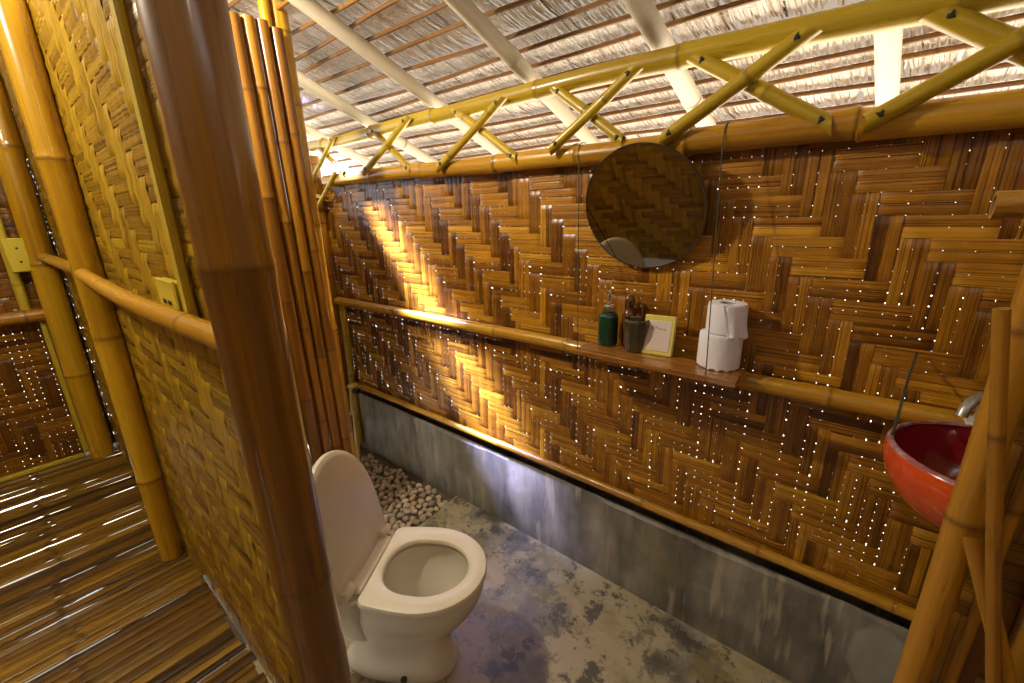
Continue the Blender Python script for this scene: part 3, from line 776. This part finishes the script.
# ------------------------------------------------------------------ pebbles
def pebble_mesh(seed):
    rn = random.Random(seed); b = MB(); n, m = 12, 7
    ph = [rn.uniform(0, 6) for _ in range(4)]
    rows = []
    for j in range(1, m):
        t = PI*j/m; row = []
        for i in range(n):
            q = 2*PI*i/n; w = 1 + .09*math.sin(2*q+ph[0]) + .07*math.sin(3*q+ph[1]+t) + .05*math.cos(2*t+ph[2])
            row.append(b.add((math.sin(t)*math.cos(q)*w, math.sin(t)*math.sin(q)*w, math.cos(t))))
        rows.append(row)
    b.grid(rows, True); b.face(*rows[0][::-1]); b.face(*rows[-1])
    o = link('pebble', b, PEB); me = o.data; bpy.data.objects.remove(o); return me
PM = [pebble_mesh(700+i) for i in range(7)]
rn = random.Random(77); spots = []; tries = 0
while len(spots) < 290 and tries < 60000:
    tries += 1
    x = rn.uniform(-2.42, -1.615); y = rn.uniform(.98, 1.365); r = rn.uniform(.0145, .0225)
    # the bed narrows: bare damp earth in the corner by the plinth
    if y > 1.362 - .03*math.sin(x*9)**2: continue
    if all((x-a)**2 + (y-c)**2 > ((r+q)*.92)**2 for a, c, q in spots): spots.append((x, y, r))
for i, (x, y, r) in enumerate(spots):
    o = bpy.data.objects.new('pebble', PM[i % 7]); COL.objects.link(o)
    fl = rn.uniform(.62, .8)
    o.location = (x, y, -.035 + r*fl*.92); o.scale = (r*1.12, r*.90, r*fl); o.rotation_euler = (rn.uniform(-.2, .2), rn.uniform(-.2, .2), rn.uniform(0, 6.28))
    tag(o, 'rounded beige pebble lying in the gravel bed behind the toilet', 'pebble', 'pebbles in the gravel bed')

# ------------------------------------------------------------------ water pipe with valve
T = thing('water_pipe', 'yellowed upright water pipe with a small valve standing in the pebbles by the corner', 'water pipe', (-2.235, 1.2, -.03))
b = MB(); b.tube([(-2.275, 1.2, -.03), (-2.262, 1.2, .2), (-2.250, 1.2, .40)], .0125, 14); link('pipe', b, PVC, T)
b = MB(); b.tube([(-2.250, 1.2, .395), (-2.240, 1.2, .50), (-2.236, 1.2, .565)], [.019, .019, .019], 16); v = link('valve_body', b, PVC, T)
b = MB(); b.lathe([(.012, 0), (.026, .004), (.028, .014), (.022, .022), (.008, .024)], (-2.235, 1.2, .562), 16); link('valve_cap', b, PVC, v)
b = MB(); b.tube([(-2.242, 1.195, .545), (-2.285, 1.175, .535), (-2.315, 1.165, .53)], [.012, .016, .016], 12); link('hose_tail', b, BLACK, T)
b = MB(); b.tube([(-2.235, 1.2, .545), (-2.195, 1.215, .548)], .016, 12); link('elbow', b, BLACK, T)
b = MB(); b.tube([(-2.250, 1.2, .395), (-2.29, 1.19, .385), (-2.345, 1.175, .38)], [.016, .018, .018], 14); link('tee', b, RAIL, T)

# ------------------------------------------------------------------ shelf and what stands on it
ZS = 1.078
b = MB(); b.box((-.735, 1.212, 1.060), (-.222, 1.340, ZS), bev=.002); tag(link('plank_shelf', b, PLANK, origin=(-.48, 1.27, 1.06)), 'varnished brown plank shelf hung by cords below the round mirror', 'shelf')
def cord(label, pts, r=.0016):
    b = MB(); b.tube(pts, r, 6); return tag(link('hanging_cord', b, CORDM, origin=pts[0]), label, 'cord')
def loop(x, y0, z0, rr, zdown):
    pts = []
    for i in range(13):
        t = rad(200) - rad(220)*i/12
        pts.append((x, YT - rr*math.cos(t)*-1*-1 if False else YT + rr*math.cos(t), z0 + rr*math.sin(t)))
    return pts
pl_ = [(-.800, YT+.037*math.cos(rad(a)), 1.715+.037*math.sin(rad(a))) for a in range(-20, 200, 20)]
cord('left dark cord looped over the top rail holding the plank shelf', pl_ + [(-.792, 1.318, 1.66), (-.720, 1.216, ZS+.001), (-.720, 1.2100, 1.062), (-.720, 1.26, 1.0585)])
pr_ = [(-.352, YT+.040*math.cos(rad(a)), 1.712+.040*math.sin(rad(a))) for a in range(-20, 200, 20)]
cord('right dark cord passing in front of the toilet rolls to the shelf', pr_ + [(-.350, 1.315, 1.66), (-.302, 1.216, ZS+.001), (-.302, 1.2100, 1.062), (-.302, 1.26, 1.0585)])
cord('dark cord from the wall down to the red basin rim', [(.128, 1.385, 1.185), (.12, 1.33, 1.15), (.103, 1.165, 1.062), (.099, 1.155, 1.048)], .0026)
# toilet rolls
def roll(label, x, y, z, r, h, seed, flap):
    T = thing('toilet_roll', label, 'toilet roll', (x, y, z), 'toilet rolls on the shelf')
    rn = random.Random(seed); ph = rn.uniform(0, 6)
    wob = lambda q, k: 1 + .012*math.sin(2*q+ph) + .008*math.sin(5*q+ph*2)
    b = MB(); b.lathe([(.022, .002), (r*.9, 0), (r*.985, .004), (r, .012), (r*.995, h*.5), (r*.99, h-.008), (r*.965, h-.001), (r*.8, h), (.0215, h-.001), (.0205, h-.04), (.0205, .004)], (x, y, z), 40, wob=wob, caps=(False, True)); link('paper', b, PAPER, T)
    b = MB(); b.lathe([(.0204, .003), (.0204, h-.002), (.0190, h-.002), (.0190, .003)], (x, y, z), 24, caps=(False, False)); link('core', b, CORE, T)
    b = MB(); rows = []
    for j in range(9):
        t = j/8; row = []
        for i in range(13):
            a = flap[0] + (flap[1]-flap[0])*i/12
            rr = r + .0015 + flap[2]*t*t*(.6+.4*math.sin(i*1.1+seed)) 
            zz = z + h*.93 - (h*.93+flap[3])*t + .004*math.sin(i*1.7+seed)*t
            row.append(b.add((x+rr*math.cos(a), y+rr*math.sin(a), zz)))
        rows.append(row)
    b.grid(rows); link('loose_sheet', b, PAPER, T)
roll('lower white toilet roll standing on the plank shelf', -.300, 1.328, ZS, .0585, .104, 3, (-1.9, -.5, .002, -.004))
roll('upper white toilet roll with a loose sheet, stacked on the other', -.293, 1.328, ZS+.105, .0525, .088, 5, (-1.25, .25, .013, .004))
# soap dispenser
X, Y = -.668, 1.332
T = thing('soap_dispenser', 'dark green glass pump bottle standing leftmost on the shelf', 'soap dispenser', (X, Y, ZS))
b = MB(); b.lathe([(.028, 0), (.0335, .003), (.0345, .010), (.0345, .098), (.032, .108), (.024, .117), (.016, .121), (.016, .127)], (X, Y, ZS), 28); link('bottle', b, GREEN, T)
b = MB(); b.lathe([(.017, .121), (.0195, .123), (.0195, .138), (.016, .142), (.008, .143), (.008, .152), (.0045, .153), (.0045, .175)], (X, Y, ZS), 20); link('collar', b, STEEL, T)
b = MB(); b.tube([(X, Y, ZS+.170), (X+.002, Y-.004, ZS+.186), (X+.012, Y-.018, ZS+.190), (X+.017, Y-.026, ZS+.182)], [.007, .0085, .005, .0042], 12); link('pump_spout', b, STEEL, T)
X, Y = -.606, 1.362
T = thing('glass_bottle', 'slim red brown bottle hidden between the green pump bottle and the dark cup', 'bottle', (X, Y, ZS))
b = MB(); b.lathe([(.018, 0), (.0225, .003), (.0225, .105), (.018, .122), (.010, .130), (.010, .140)], (X, Y, ZS), 24); link('bottle', b, REDBR, T)
b = MB(); b.lathe([(.012, .138), (.0165, .142), (.0185, .155), (.0165, .170), (.008, .178)], (X, Y, ZS), 18); link('stopper', b, REDBR, T)
X, Y = -.560, 1.322
T = thing('tumbler', 'dark faceted cup standing between the bottles and the yellow box', 'cup', (X, Y, ZS))
b = MB(); b.lathe([(.030, 0), (.035, .004), (.043, .070), (.0445, .088), (.043, .104), (.039, .110), (.036, .106), (.035, .06), (.028, .012)], (X, Y, ZS), 10, M=Matrix.Translation((X, Y, 0)) @ Matrix.Rotation(rad(12), 4, 'Z') @ Matrix.Translation((-X, -Y, 0))); link('cup', b, DARKCUP, T, smooth=False)
b = MB(); b.tube([(X+.004, Y+.03, ZS+.10), (X+.002, Y+.036, ZS+.145), (X-.018, Y+.045, ZS+.175)], .003, 8); link('stick', b, REDBR, T)
# little box
BM = Matrix.Translation((-.484, 1.312, ZS)) @ Matrix.Rotation(rad(7), 4, 'Z') @ Matrix.Rotation(-rad(14), 4, 'X')
T = thing('card_box', 'small yellow edged box with a pinkish white front beside the toilet rolls', 'box', (-.494, 1.318, ZS))
b = MB(); b.box((-.048, -.004, .001), (.048, .020, .130), BM, bev=.002); link('box_body', b, CREAMY, T)
b = MB(); b.box((-.041, -.0056, .014), (.038, -.0038, .112), BM, bev=.0006); p = link('front_panel', b, PINKW, T)
# small dark handwriting-like row near the top, as the photo shows it
rn = random.Random(9)
b = MB()
for i in range(6):
    cx = -.028 + i*.0095; z = .089 + (.004 if i in (0, 2) else 0) - .0006*i
    b.tube([BM @ Vector((cx-.003, -.0060, z+.002)), BM @ Vector((cx-.0008, -.0060, z-.003)), BM @ Vector((cx+.001, -.0060, z+.001)), BM @ Vector((cx+.003, -.0060, z-.003))], .0007, 5)
link('writing', b, INK, p)

# ------------------------------------------------------------------ mirror
MC = Vector((-.569, 1.325, 1.532)); TL = rad(17)
MM = Matrix.Translation(MC) @ Matrix.Rotation(PI/2 + TL, 4, 'X')
T = thing('wall_mirror', 'round dark rimmed mirror tilted forward under the top rail', 'mirror', MC)
b = MB(); b.lathe([(.1895, .0)], (0, 0, .0015), 96, MM, caps=(False, True)); link('mirror_glass', b, MIRROR, T)
b = MB(); b.lathe([(.187, -.008), (.193, -.006), (.1945, .0), (.1935, .003), (.1895, .003), (.1885, .0014)], (0, 0, 0), 96, MM, caps=(True, False)); link('mirror_rim', b, DARKST, T)
b = MB(); b.tube([MC + Vector((0, .035, .12)), Vector((-.560, 1.38, 1.685))], .0025, 6); link('hanger', b, CORDM, T)

# ------------------------------------------------------------------ wash basin
BC = Vector((.268, 1.155, 1.05)); BR = .176
T = thing('wash_basin', 'round red wash basin bowl behind the foreground bamboo post', 'basin', BC - Vector((0, 0, .155)))
no = [(.028, -.155), (.07, -.152), (.115, -.134), (.146, -.106), (.167, -.070), (.177, -.036), (.1775, -.018), (.1745, -.004)]
b = MB(); b.lathe(no, BC, 56, caps=(True, False)); link('bowl', b, REDOUT, T)
b = MB(); b.lathe([(.1745, -.004), (.172, .001), (.168, .003), (.164, .002), (.162, -.002)], BC, 56, caps=(False, False)); link('rim', b, REDRIM, T)
pin = []
for k in range(29):
    t = k/28; r = .162*math.cos(t*PI/2*.985)**.8; z = -.002 - .138*math.sin(t*PI/2)**1.1
    r += .0011*(1 if k % 2 else -1); pin.append((max(r, .02), z))
b = MB(); b.lathe(pin, BC, 56, caps=(False, True)); link('inside', b, REDIN, T)
b = MB(); b.lathe([(.019, -.1385), (.021, -.137), (.016, -.135)], BC, 20); link('drain', b, STEEL, T)
tag(link('drain_pipe', (lambda m: (m.tube([(.31, 1.23, .0), (.275, 1.19, .5), (.231, 1.160, .80), (.240, 1.156, .875), (.264, 1.155, .898)], .014, 16), m)[1])(MB()), PVCB, origin=(.31, 1.23, 0)), 'pale blue drain pipe under the red basin', 'drain pipe')
T = thing('basin_tap', 'grey curved tap over the back edge of the red basin', 'tap', (.26, 1.345, 1.055))
b = MB(); b.tube([(.256, 1.345, 1.02), (.256, 1.342, 1.09)], [.015, .013], 16); link('tap_body', b, GREYMET, T)
b = MB(); b.tube([(.256, 1.342, 1.088), (.252, 1.33, 1.118), (.240, 1.308, 1.126), (.222, 1.285, 1.115), (.214, 1.272, 1.098), (.212, 1.268, 1.085)], [.012, .012, .0115, .011, .0105, .0105], 16); link('spout', b, GREYMET, T)
b = MB(); b.box((.228, 1.306, 1.052), (.30, 1.372, 1.062), bev=.003); link('tap_base', b, simple('pale_tap_base', (.66, .64, .60), .35), T)

# ------------------------------------------------------------------ light
def lamp(name, kind, loc, energy, col, **k):
    l = bpy.data.lights.new(name, kind); l.energy = energy; l.color = col
    for a, v in k.items(): setattr(l, a, v)
    o = bpy.data.objects.new(name, l); COL.objects.link(o); o.location = loc; return o
WARM = (1.0, .88, .67)
lamp('ceiling_bulb', 'POINT', (-1.62, .25, 2.30), 72, WARM, shadow_soft_size=.035)
lamp('added_fill_lamp', 'POINT', (.55, .10, 2.2), 3, WARM, shadow_soft_size=.05)  # added warm fill lamp, set for the highlight on the golden post
lamp('bedroom_bulb', 'POINT', (-1.35, -.36, 2.18), 30, WARM, shadow_soft_size=.04)
# daylight falling in through the slot between the shower wall and the roof
d = Vector((1, .60, -1.25)).normalized()
sh = lamp('daylight_slot', 'AREA', (-2.55, .95, 2.14), 22, (.47, .49, 1.0), shape='RECTANGLE', size=.06, size_y=.84, spread=rad(16))
zx = -d; yx = (Vector((0, 1, 0)) - d*d.y).normalized(); xx = yx.cross(zx)
sh.matrix_world = Matrix.Translation(sh.location) @ Matrix((xx, yx, zx)).transposed().to_4x4()
sun = lamp('sun', 'SUN', (0, 6, 8), 30, (1, .95, .86), angle=rad(1))
sun.rotation_euler = (rad(-38), rad(12), 0)
W = bpy.data.worlds.new('sky'); S.world = W; W.use_nodes = True
bg = W.node_tree.nodes['Background']; bg.inputs[0].default_value = (.80, .90, 1.0, 1); bg.inputs[1].default_value = 2.2

# ------------------------------------------------------------------ camera
cam = bpy.data.cameras.new('camera'); cam.sensor_width = 36; cam.lens = 427.71/1024*36; cam.clip_start = .02
co = bpy.data.objects.new('camera', cam); COL.objects.link(co)
co.matrix_world = Matrix.Translation((0, 0, 1.526)) @ (Matrix.Rotation(rad(39.744), 4, 'Z') @ Matrix.Rotation(rad(73.468), 4, 'X') @ Matrix.Rotation(rad(-1.2088), 4, 'Z'))
S.camera = co
vs = S.view_settings; vs.view_transform = 'Standard'; vs.look = 'None'; vs.gamma = 1; vs.exposure = 0.0; vs.use_curve_mapping = False
S.cycles.max_bounces = 8; S.cycles.diffuse_bounces = 4; S.cycles.glossy_bounces = 3; S.cycles.transmission_bounces = 4
S.cycles.sample_clamp_indirect = 6
